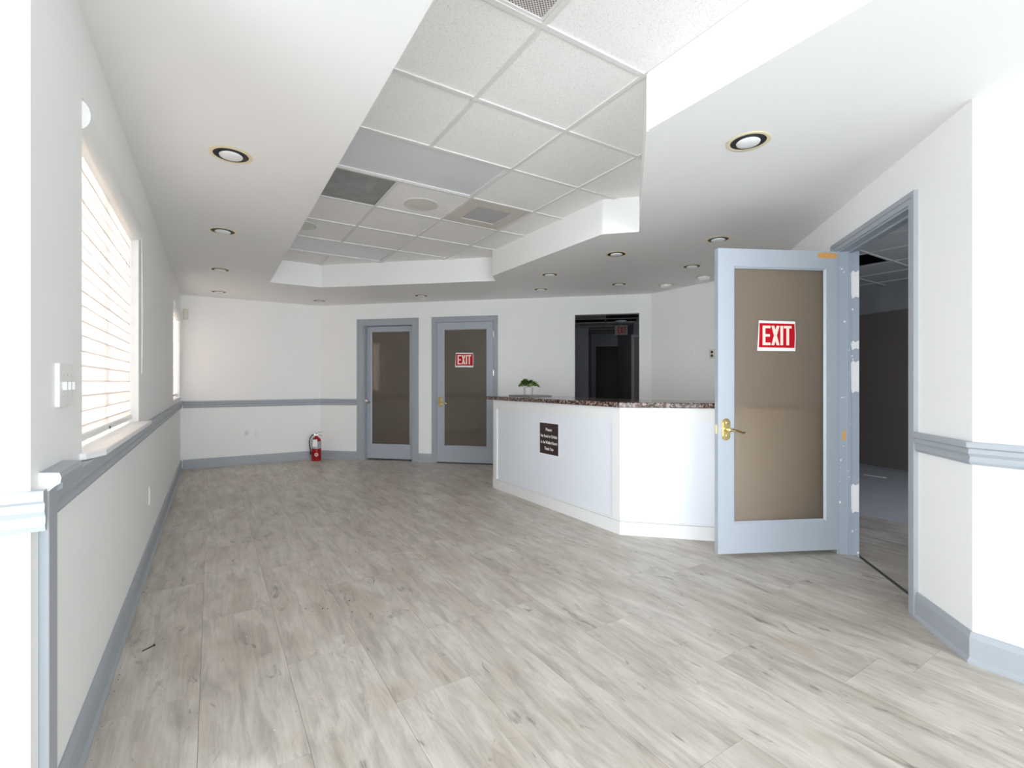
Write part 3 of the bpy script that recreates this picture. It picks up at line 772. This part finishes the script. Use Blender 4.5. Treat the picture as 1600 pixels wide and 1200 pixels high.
# ------------------------------------------------------------------ reception desk
c45 = 0.7071
ea = Vector((c45, -c45, 0)); na = Vector((-c45, -c45, 0))
C0 = Vector((2.742, 2.745, 0))
DF1 = Frame((2.742, 4.755), (2.742, 2.745)); 
DF2 = Frame((C0.x, C0.y), (C0.x+1.41*0.7071, C0.y-1.41*0.7071))
desk = ename('reception_desk', (3.0, 3.6, 0), 'white panelled reception desk with angled front under the granite top', 'desk')
DEP = 0.16
b = BM()   # core
def off(F, t, o): return tuple(F.p(t, o, 0).xy)
ins = 0.018
corner_in = Vector((C0.x+DEP, C0.y+DEP*math.tan(PI/8), 0))
corner_f = Vector((C0.x+ins, C0.y+ins*math.tan(PI/8), 0))
prism(b, [off(DF1, 0.0, -ins), tuple(corner_f.xy), off(DF2, DF2.L, -ins), off(DF2, DF2.L, -DEP), tuple(corner_in.xy), off(DF1, 0.0, -DEP)], 0.0, 1.008)
obj('body', b, M['white'], desk)
def front(F, L0, L1, pt0, pt1, tag_):
    for nm, q in (('stile', (L0, pt0, 0.106, 1.008)), ('stile', (pt1, L1, 0.106, 1.008)), ('top_rail', (pt0, pt1, 0.916, 1.008))):
        b = BM(); fbox(b, F, q[0], q[1], -ins, 0.0, q[2], q[3]); obj(nm, b, M['white'], desk)
    b = BM(); fbox(b, F, L0-0.001, L1+0.001, -ins, 0.004, 0.0, 0.104); obj('plinth', b, M['white'], desk)
    b = BM(); fbox(b, F, pt0, pt1, -ins+0.001, -0.012, 0.106, 0.916); obj('front_panel', b, M['panel'], desk)
    b = BM()
    s = 0.012
    for a, c, z0, z1 in ((pt0, pt1, 0.106, 0.106+s), (pt0, pt1, 0.916-s, 0.916), (pt0, pt0+s, 0.106+s, 0.916-s), (pt1-s, pt1, 0.106+s, 0.916-s)):
        fbox(b, F, a, c, -0.012, -0.005, z0, z1)
    obj('bead', b, M['white'], desk)
front(DF1, 0.0, 2.010, 0.075, 1.925, 'a')
front(DF2, 0.002, DF2.L, 0.115, DF2.L-0.08, 'b')
b = BM(); fbox(b, DF2, 0.052, 0.056, 0.0001, 0.0012, 0.106, 1.0); obj('joint_strip', b, M['tbar'], desk)

b = BM(); OH = 0.032; DEPT = 0.60
cf = Vector((C0.x-OH, C0.y-OH*math.tan(PI/8), 0)); cb = Vector((C0.x+DEPT, C0.y+DEPT*math.tan(PI/8), 0))
prism(b, [(C0.x-OH, 4.875), tuple(cf.xy), off(DF2, DF2.L, OH), off(DF2, DF2.L, -DEPT), tuple(cb.xy), (C0.x+DEPT, 4.875)], 1.010, 1.050)
ct = obj('granite_counter', b, M['granite'], bevel=0.006)
tag(ct, 'brown speckled granite countertop wrapping the white reception desk', 'countertop')
# legs/end panels supporting the back of the counter
b = BM(); wbox(b, 3.25, 3.31, 3.05, 4.74, 0.0, 1.008); obj('back_panel', b, M['white'], desk)
b = BM(); wbox(b, 2.742+DEP, 3.25, 4.68, 4.74, 0.0, 1.008); obj('end_panel', b, M['white'], desk)

# notice on the desk
nt = ename('notice_sign', tuple(DF1.p(1.055, -0.012, 0.515)), 'brown notice with white writing on the desk front panel', 'sign')
b = BM(); fbox(b, DF1, 0.900, 1.212, -0.0112, -0.0102, 0.507, 0.820); obj('backing', b, M['paper'], nt)
b = BM(); fbox(b, DF1, 0.907, 1.204, -0.0101, -0.0095, 0.514, 0.813); obj('plate', b, M['brown'], nt)
def text_obj(s, F, tc, zc, size, width, o, parent, m, bold=0.012):
    cu = bpy.data.curves.new('text', 'FONT'); cu.body = s; cu.align_x = 'CENTER'; cu.size = 1.0; cu.offset = bold; cu.resolution_u = 3; cu.extrude = 0.0
    to = bpy.data.objects.new('text', cu); me = bpy.data.meshes.new_from_object(to)
    xs_ = [v.co.x for v in me.vertices]; wd = max(xs_)-min(xs_); mid = (max(xs_)+min(xs_))/2
    b = BM(); b.from_mesh(me)
    for v in b.verts: v.co = F.p(tc+(v.co.x-mid)*width/wd, o, zc+(v.co.y-0.33)*size)
    o_ = obj('lettering', b, m, parent)
    bpy.data.objects.remove(to); bpy.data.curves.remove(cu); bpy.data.meshes.remove(me)
    return o_
for s, z, wd in (('Please', 0.752, 0.098), ('No Food or Drinks', 0.688, 0.262), ('in the Waiting Room', 0.627, 0.262), ('Thank You', 0.567, 0.142)):
    text_obj(s, DF1, 1.0555, z, 0.040, wd, -0.0090, nt, M['paper'], 0.02)

# ------------------------------------------------------------------ plant on the counter
b = BM(); prism(b, [(2.94, 4.30), (3.24, 4.30), (3.24, 4.74), (2.94, 4.74)], 1.0505, 1.064)
brd = obj('slate_board', b, M['slate'], bevel=0.002); tag(brd, 'thin grey board under the potted plant on the counter', 'board')
pc = Vector((3.125, 4.60, 1.0645))
pt = ename('potted_plant', tuple(pc), 'small green leafy plant in a ribbed white pot on the counter', 'plant')
b = BM(); seg = 40; rings = []
for r, h in ((0.046, 0), (0.050, 0.01), (0.055, 0.085), (0.052, 0.088), (0.048, 0.07)):
    rings.append([b.verts.new(pc+Vector(((r*(1+0.03*(i % 2)))*math.cos(2*PI*i/seg), (r*(1+0.03*(i % 2)))*math.sin(2*PI*i/seg), h))) for i in range(seg)])
for a_, b_ in zip(rings, rings[1:]):
    for i in range(seg): b.faces.new((a_[i], a_[(i+1) % seg], b_[(i+1) % seg], b_[i]))
b.faces.new(rings[0][::-1]); b.faces.new(rings[-1])
obj('pot', b, M['pot'], pt, True)
for k in range(54):
    a = R.random()*2*PI; tilt = 0.05+0.95*R.random()
    rr = 0.030+0.080*tilt; h = 0.085+0.085*(1-tilt*0.75)*R.uniform(0.55, 1.1)
    c = pc+Vector((rr*math.cos(a), rr*math.sin(a), h))
    d = Vector((math.cos(a), math.sin(a), R.uniform(-0.5, 0.7))).normalized()
    sd = d.cross(Vector((0, 0, 1))).normalized(); up = sd.cross(d)
    Lf = R.uniform(0.052, 0.078); Wf = Lf*0.42
    b = BM(); sp = [(-0.35, 0.05, 0), (-0.15, 0.8, 0.12), (0.15, 1.0, 0.16), (0.42, 0.6, 0.10), (0.65, 0.02, 0)]
    lt, rt, md = [], [], []
    for s, wq, u_ in sp:
        droop = -0.25*s*s
        md.append(b.verts.new(c+d*Lf*s+up*Lf*droop))
        lt.append(b.verts.new(c+d*Lf*s+sd*Wf*wq+up*Lf*(droop+u_))); rt.append(b.verts.new(c+d*Lf*s-sd*Wf*wq+up*Lf*(droop+u_)))
    for q in range(4):
        b.faces.new((md[q], md[q+1], lt[q+1], lt[q])); b.faces.new((md[q], rt[q], rt[q+1], md[q+1]))
    o = obj('leaf', b, M['leafl'] if (R.random() < 0.6 and c.z > pc.z+0.10) else M['leafd'], pt, True)
b = BM()
for k in range(9):
    a = k*2*PI/9; tube(b, [pc+Vector((0.01*math.cos(a), 0.01*math.sin(a), 0.06)), pc+Vector((0.03*math.cos(a), 0.03*math.sin(a), 0.10)), pc+Vector((0.06*math.cos(a), 0.06*math.sin(a), 0.125))], 0.0018, 5)
obj('stems', b, M['leafd'], pt)

# ------------------------------------------------------------------ fire extinguisher
EC = Vector((1.375, 7.86, 0))
ex = ename('fire_extinguisher', tuple(EC), 'red fire extinguisher standing on the floor in the far corner', 'fire extinguisher')
b = BM(); lathe(b, [(0.066, 0), (0.069, 0.008), (0.069, 0.30), (0.060, 0.335), (0.036, 0.36), (0.022, 0.37), (0.022, 0.385)], EC, 32); obj('cylinder', b, M['extred'], ex, True)
b = BM(); lathe(b, [(0.0697, 0.19), (0.0697, 0.303)], EC, 32, cap=False); obj('label_band', b, M['extlabel'], ex, True)
vd = Vector((-EC.x, -EC.y, 0)).normalized(); rt_ = Vector((-vd.y, vd.x, 0))
EF = Frame((0, 0), (1, 0)); EF.A = EC.copy(); EF.e = rt_.copy(); EF.n = vd.copy()
b = BM(); lathe(b, [(0.026, 0.0), (0.026, 0.002)], EF.p(0.0, 0.0695, 0.10), 20, vd); obj('round_badge', b, M['letter'], ex)
b = BM(); lathe(b, [(0.013, 0.0), (0.013, 0.0015)], EF.p(0.0, 0.072, 0.10), 16, vd); obj('badge_centre', b, M['extred'], ex)
b = BM(); fbox(b, EF, -0.055, 0.012, 0.076, 0.078, 0.225, 0.335); obj('tag', b, M['paper'], ex)
b = BM(); lathe(b, [(0.020, 0.385), (0.020, 0.41), (0.012, 0.42)], EC, 16); fbox(b, EF, -0.035, 0.02, -0.014, 0.014, 0.392, 0.415); obj('valve', b, M['steel'], ex, True)
b = BM(); tube(b, [EF.p(-0.01, 0, 0.415), EF.p(0.03, 0, 0.405), EF.p(0.085, 0, 0.378)], 0.006, 6); tube(b, [EF.p(-0.01, 0, 0.422), EF.p(0.03, 0, 0.432), EF.p(0.08, 0, 0.440)], 0.006, 6); tube(b, [EF.p(0, 0, 0.42), EF.p(0.003, 0, 0.455)], 0.004, 6); obj('handle', b, M['steel'], ex, True)
b = BM(); tube(b, [EF.p(-0.03, 0.01, 0.403), EF.p(-0.06, 0.012, 0.398), EF.p(-0.088, 0.014, 0.36), EF.p(-0.100, 0.016, 0.30), EF.p(-0.096, 0.018, 0.24), EF.p(-0.086, 0.02, 0.18), EF.p(-0.080, 0.022, 0.12)], 0.0085, 8); obj('hose', b, M['rubber'], ex, True)
b = BM(); tube(b, [EF.p(-0.082, 0.022, 0.14), EF.p(-0.079, 0.022, 0.10)], [0.012, 0.014], 8); obj('nozzle', b, M['rubber'], ex, True)

# ------------------------------------------------------------------ wall plates and sensor
def plate(F, tc, zc, w_, h_, name, label, cat, kind, group=None, mt='plastic', th=0.007):
    t = ename(name, tuple(F.p(tc, 0, zc-h_/2)), label, cat, group)
    b = BM(); fbox(b, F, tc-w_/2, tc+w_/2, 0.0003, th, zc-h_/2, zc+h_/2); obj('cover_plate', b, M[mt], t, bevel=0.002)
    if kind == 'outlet' or kind == 'outlet_dark':
        for dz in (-0.022, 0.022):
            b = BM(); lathe(b, [(0.0165, 0), (0.0155, 0.002)], F.p(tc, th, zc+dz), 16, F.n)
            s_ = obj('socket', b, M['black'] if kind == 'outlet_dark' else M['plastic'], t)
            b = BM(); fbox(b, F, tc-0.007, tc-0.005, th+0.0021, th+0.0026, zc+dz-0.004, zc+dz+0.006); fbox(b, F, tc+0.005, tc+0.007, th+0.0021, th+0.0026, zc+dz-0.004, zc+dz+0.006)
            obj('slot', b, M['black'], s_)
    elif kind == 'decora':
        b = BM(); fbox(b, F, tc-0.017, tc+0.017, th, th+0.003, zc-0.033, zc+0.033); obj('insert', b, M['bead'], t)
    elif kind == 'gang':
        for k in (-1, 0, 1):
            b = BM(); fbox(b, F, tc+k*0.046-0.006, tc+k*0.046+0.006, th, th+0.009, zc-0.013, zc+0.009); obj('toggle', b, M['plastic'], t)
            for dz in (-0.03, 0.03):
                b = BM(); lathe(b, [(0.0035, 0), (0.003, 0.0015)], F.p(tc+k*0.046, th, zc+dz), 8, F.n); obj('screw', b, M['steel'], t)
    return t
plate(BWF, 0.798, 0.465, 0.075, 0.12, 'wall_outlet', 'left white wall plate of the pair low on the back wall', 'outlet', 'decora')
plate(BWF, 0.915, 0.455, 0.072, 0.12, 'wall_outlet', 'right white socket plate of the pair low on the back wall', 'outlet', 'outlet')
plate(LWF, 4.10-1.56, 0.435, 0.075, 0.125, 'wall_outlet', 'thin white plate low on the left wall below the window', 'outlet', 'outlet')
plate(LWF, 1.845-1.56, 1.198, 0.165, 0.122, 'light_switch', 'three-gang white switch plate left of the near window', 'switch', 'gang', th=0.011)
plate(X5F, 4.52-3.573, 1.552, 0.072, 0.116, 'wall_outlet', 'cream socket plate with dark sockets above the desk by the door', 'outlet', 'outlet_dark', mt='cream')
plate(X5F, 4.52-3.865, 1.56, 0.07, 0.116, 'wall_plate', 'faint painted-over plate on the wall above the desk', 'wall plate', 'blank', mt='wall')
b = BM(); sF = BWF
t = ename('motion_sensor', tuple(sF.p(0.05, 0, 2.08)), 'beige motion sensor high in the back left corner', 'sensor')
b = BM(); fbox(b, sF, 0.028, 0.092, 0.0003, 0.035, 2.085, 2.225); obj('housing', b, M['cream'], t, bevel=0.008)
b = BM(); lathe(b, [(0.020, 0), (0.019, 0.008), (0.008, 0.014)], sF.p(0.06, 0.035, 2.13), 16, sF.n); obj('sensor_lens', b, M['plastic'], t, True)

# ------------------------------------------------------------------ downlights
def make_downlight(x, y, label, group, dome=False, tint=None):
    t = ename('downlight', (x, y, H), label, 'ceiling light', group)
    b = BM(); lathe(b, [(0.086, -0.001), (0.100, -0.0005), (0.104, -0.002), (0.101, -0.0038), (0.090, -0.0045), (0.084, -0.0038), (0.084, -0.001)], (x, y, H), 40, cap=False)
    obj('trim_ring', b, M['ring'] if not dome else M['cream'], t, True)
    b = BM(); lathe(b, [(0.0855, -0.0015), (0.02, -0.0012)], (x, y, H), 40)
    obj('baffle', b, M['black'] if not dome else M['cream'], t)
    b = BM()
    if dome: pr = [(0.070, -0.002), (0.070, -0.018), (0.062, -0.034), (0.042, -0.046), (0.012, -0.050)]
    else: pr = [(0.052, -0.002), (0.0565, -0.006), (0.054, -0.011), (0.042, -0.0155), (0.022, -0.018), (0.004, -0.0185)]
    lathe(b, pr, (x, y, H), 32)
    obj('bulb', b, M['bulb'], t, True)
    return t
proto = make_downlight(0.089, 2.967, 'nearest downlight in the left soffit row, cream ring', 'recessed downlights')
def copy_tree(o, loc, label):
    c = o.copy(); COL.objects.link(c); c.location = loc; c['label'] = label
    for ch in list(o.children):
        d = ch.copy(); COL.objects.link(d); d.parent = c
    return c
for x, y, lb in ((0.078, 4.492, 'second downlight from the camera in the left soffit row'),
                 (0.080, 6.03, 'third downlight from the camera in the left soffit row'),
                 (0.085, 7.525, 'farthest downlight of the left soffit row near the back wall'),
                 (1.362, 7.549, 'downlight above the fire extinguisher corner'),
                 (2.491, 6.343, 'downlight in front of the two closed grey doors'),
                 (3.234, 4.329, 'downlight left of the wall opening, beside the tile bay'),
                 (3.644, 5.074, 'downlight nearest the wall left of the dark opening'),
                 (3.254, 3.303, 'downlight just past the bay corner, above the desk'),
                 (4.274, 4.294, 'downlight straight in front of the dark wall opening'),
                 (3.654, 2.501, 'downlight just above the open door leaf'),
                 (4.264, 3.225, 'downlight behind the open door, left of its top'),
                 (2.300, 1.405, 'large near downlight in the right soffit, cream ring')):
    copy_tree(proto, (x, y, H), lb)
make_downlight(4.800, 4.007, 'protruding cream eyeball light near the wall, left of the pair', 'eyeball lights', dome=True)
make_downlight(4.810, 3.476, 'protruding cream eyeball light half behind the open door', 'eyeball lights', dome=True)

# ------------------------------------------------------------------ small things on the floor
b = BM(); tube(b, [(-0.262, 2.690, 0.003), (-0.222, 2.722, 0.003)], 0.002, 6); lathe(b, [(0.0045, 0), (0.0045, 0.002)], (-0.222, 2.722, 0.003), 8, (0.78, 0.62, 0))
n_ = obj('nail', b, M['nail']); tag(n_, 'dark loose nail on the floor near the left baseboard', 'nail')
b = BM()
for k in range(46):
    if k < 10: x, y = R.uniform(0.42, 0.66), R.uniform(2.55, 2.80)
    elif k < 26: x, y = -0.33+R.random()*0.02, R.uniform(2.0, 4.0)
    else: x, y = R.uniform(0.2, 2.2), R.uniform(1.7, 3.2)
    r = R.uniform(0.0015, 0.0042) if k < 10 else R.uniform(0.001, 0.0025); a = R.random()*PI
    e1 = Vector((math.cos(a), math.sin(a), 0))*r*1.9; e2 = Vector((-math.sin(a), math.cos(a), 0))*r*0.8
    c = Vector((x, y, 0.0002))
    v = [b.verts.new(q) for q in (c+e1, c+e2, c-e1, c-e2, c+Vector((0, 0, r)))]
    for q in range(4): b.faces.new((v[q], v[(q+1) % 4], v[4]))
d_ = obj('debris', b, M['debris']); tag(d_, 'dark crumbs of dirt scattered on the grey plank floor', 'debris', kind='stuff')

# ------------------------------------------------------------------ hall behind the wall opening
def struct_box(name, F, q, m): 
    b = BM(); fbox(b, F, *q); return structure(name, b, m)
HZ = 2.44
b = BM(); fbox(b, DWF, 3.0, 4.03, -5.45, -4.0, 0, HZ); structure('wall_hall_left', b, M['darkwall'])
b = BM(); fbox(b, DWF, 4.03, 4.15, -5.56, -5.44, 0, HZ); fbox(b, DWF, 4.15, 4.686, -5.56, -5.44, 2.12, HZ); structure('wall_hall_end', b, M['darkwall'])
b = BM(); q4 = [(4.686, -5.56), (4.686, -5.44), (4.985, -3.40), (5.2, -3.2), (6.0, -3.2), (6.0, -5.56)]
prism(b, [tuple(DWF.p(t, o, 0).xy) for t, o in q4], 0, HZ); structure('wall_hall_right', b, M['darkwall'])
t = ename('door_5', tuple(DWF.p(5.3, -3.17, 0)), kind='structure')
b = BM(); fbox(b, DWF, 4.985, 5.8, -3.19, -3.15, 0.01, 2.125); obj('door_leaf', b, M['drywall'], t)
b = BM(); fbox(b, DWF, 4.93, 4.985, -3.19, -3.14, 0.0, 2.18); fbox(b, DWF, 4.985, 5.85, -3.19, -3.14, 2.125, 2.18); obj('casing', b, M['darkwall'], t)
hc = ename('ceiling_hall', tuple(DWF.p(4.5, -2.5, HZ)), kind='structure'); hc.name = 'ceiling.002'; WL['ceiling.002'] = WL['ceiling_hall']
b = BM()
for k in range(0, 12):
    fbox(b, DWF, 2.6, 6.2, -0.13-k*0.61-0.012, -0.13-k*0.61+0.012, HZ-0.006, HZ)
for k in range(0, 6): fbox(b, DWF, 3.2+k*0.61-0.012, 3.2+k*0.61+0.012, -7.4, -0.13, HZ-0.0065, HZ)
obj('ceiling_grid', b, M['tbar'], hc)
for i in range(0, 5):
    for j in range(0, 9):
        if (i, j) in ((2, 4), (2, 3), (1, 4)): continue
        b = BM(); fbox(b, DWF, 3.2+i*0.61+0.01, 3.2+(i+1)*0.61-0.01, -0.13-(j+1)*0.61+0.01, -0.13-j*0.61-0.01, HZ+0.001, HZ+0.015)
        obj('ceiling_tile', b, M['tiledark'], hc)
t = ename('hall_exit_sign', tuple(DWF.p(4.73, -3.4, 2.19)), 'small hanging EXIT box in the dark hall past the opening', 'sign')
b = BM(); fbox(b, DWF, 4.605, 4.865, -3.44, -3.39, 2.20, 2.405); fbox(b, DWF, 4.72, 4.75, -3.43, -3.40, 2.405, HZ-0.006); obj('case', b, M['slate'], t, bevel=0.004)
obj('lettering', exit_letters(DWF, 4.665, 4.845, 2.235, 2.37, -3.389, -3.387), M['red'], t)
b = BM(); fpoly(b, DWF, [(4.625, 2.302), (4.648, 2.325), (4.648, 2.279)], -3.389, -3.387); obj('arrow', b, M['red'], t)
t = ename('hall_light', tuple(DWF.p(4.75, -2.85, HZ)), 'faint round lamp in the dark hall ceiling', 'ceiling light')
b = BM(); lathe(b, [(0.11, 0.0), (0.10, -0.03), (0.05, -0.045), (0.01, -0.048)], DWF.p(4.72, -2.9, HZ-0.007), 24); obj('diffuser', b, M['bulb'], t, True)

# ------------------------------------------------------------------ office behind the right doorway
a_, b_ = Vector((8.06, 3.32, 0)), Vector((7.60, 1.70, 0))
OW = Frame((8.018+0.28*0.5, 3.172+0.96*0.5), (7.837-0.28*3.5, 2.533-0.96*3.5))
OZ = 2.56
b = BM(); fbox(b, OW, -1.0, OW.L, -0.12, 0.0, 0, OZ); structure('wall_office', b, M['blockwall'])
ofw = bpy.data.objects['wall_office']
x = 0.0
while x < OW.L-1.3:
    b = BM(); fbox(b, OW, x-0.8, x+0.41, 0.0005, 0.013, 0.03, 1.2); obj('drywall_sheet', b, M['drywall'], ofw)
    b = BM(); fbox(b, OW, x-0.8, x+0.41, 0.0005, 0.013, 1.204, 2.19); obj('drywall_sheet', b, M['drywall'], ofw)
    x += 1.214
oc = ename('ceiling_office', (6.5, 2.2, OZ), kind='structure'); oc.name = 'ceiling.003'; WL['ceiling.003'] = WL['ceiling_office']
b = BM(); oz = OZ
gx0, gy0 = 5.19, 0.40
for k in range(0, 7): wbox(b, gx0+(k-2)*TS-0.012, gx0+(k-2)*TS+0.012, 0.0, 4.2, oz-0.006, oz+0.001)
for k in range(-1, 8): wbox(b, 3.9, 8.6, gy0+k*TS-0.012, gy0+k*TS+0.012, oz-0.0065, oz+0.001)
obj('ceiling_grid', b, M['tbar'], oc)
for i in range(-2, 5):
    for j in range(-1, 6):
        x0, y0 = gx0+i*TS, gy0+j*TS
        if (i, j) in ((1, 3), ): continue
        ctr = Vector((x0+0.3, y0+0.3, 0)) - RWF.A
        if ctr.dot(RWF.n) > -0.50 or x0+TS > 8.6: continue
        b = BM(); wbox(b, x0+0.01, x0+TS-0.01, y0+0.01, y0+TS-0.01, oz+0.0015, oz+0.016)
        obj('ceiling_tile', b, M['tiledark'], oc)

# building shell: outer walls and roof closing in the dark back rooms
b = BM(); wbox(b, -2.2, 14.1, -2.7, 14.1, 3.02, 3.12); r_ = structure('roof', b, M['ground'])
b = BM(); wbox(b, -0.482, -0.36, 8.16, 14.1, -0.009, 3.02); wbox(b, -0.36, 14.1, 13.98, 14.1, -0.009, 3.02); wbox(b, 13.98, 14.1, -2.7, 13.98, -0.009, 3.02); wbox(b, 2.9, 13.98, -2.7, -2.58, -0.009, 3.02)
structure('wall_outer', b, M['ground'])
b = BM()   # parapet closing the void above the dropped ceiling
wbox(b, -2.2, -2.12, -2.7, 1.68, 2.74, 3.02); wbox(b, -2.12, -0.482, 1.60, 1.68, 2.74, 3.02); wbox(b, -0.482, -0.40, 1.68, 8.16, 2.74, 3.02); wbox(b, -2.12, 2.9, -2.7, -2.62, 2.74, 3.02)
structure('wall_parapet', b, M['ground'])
print('planks', k)
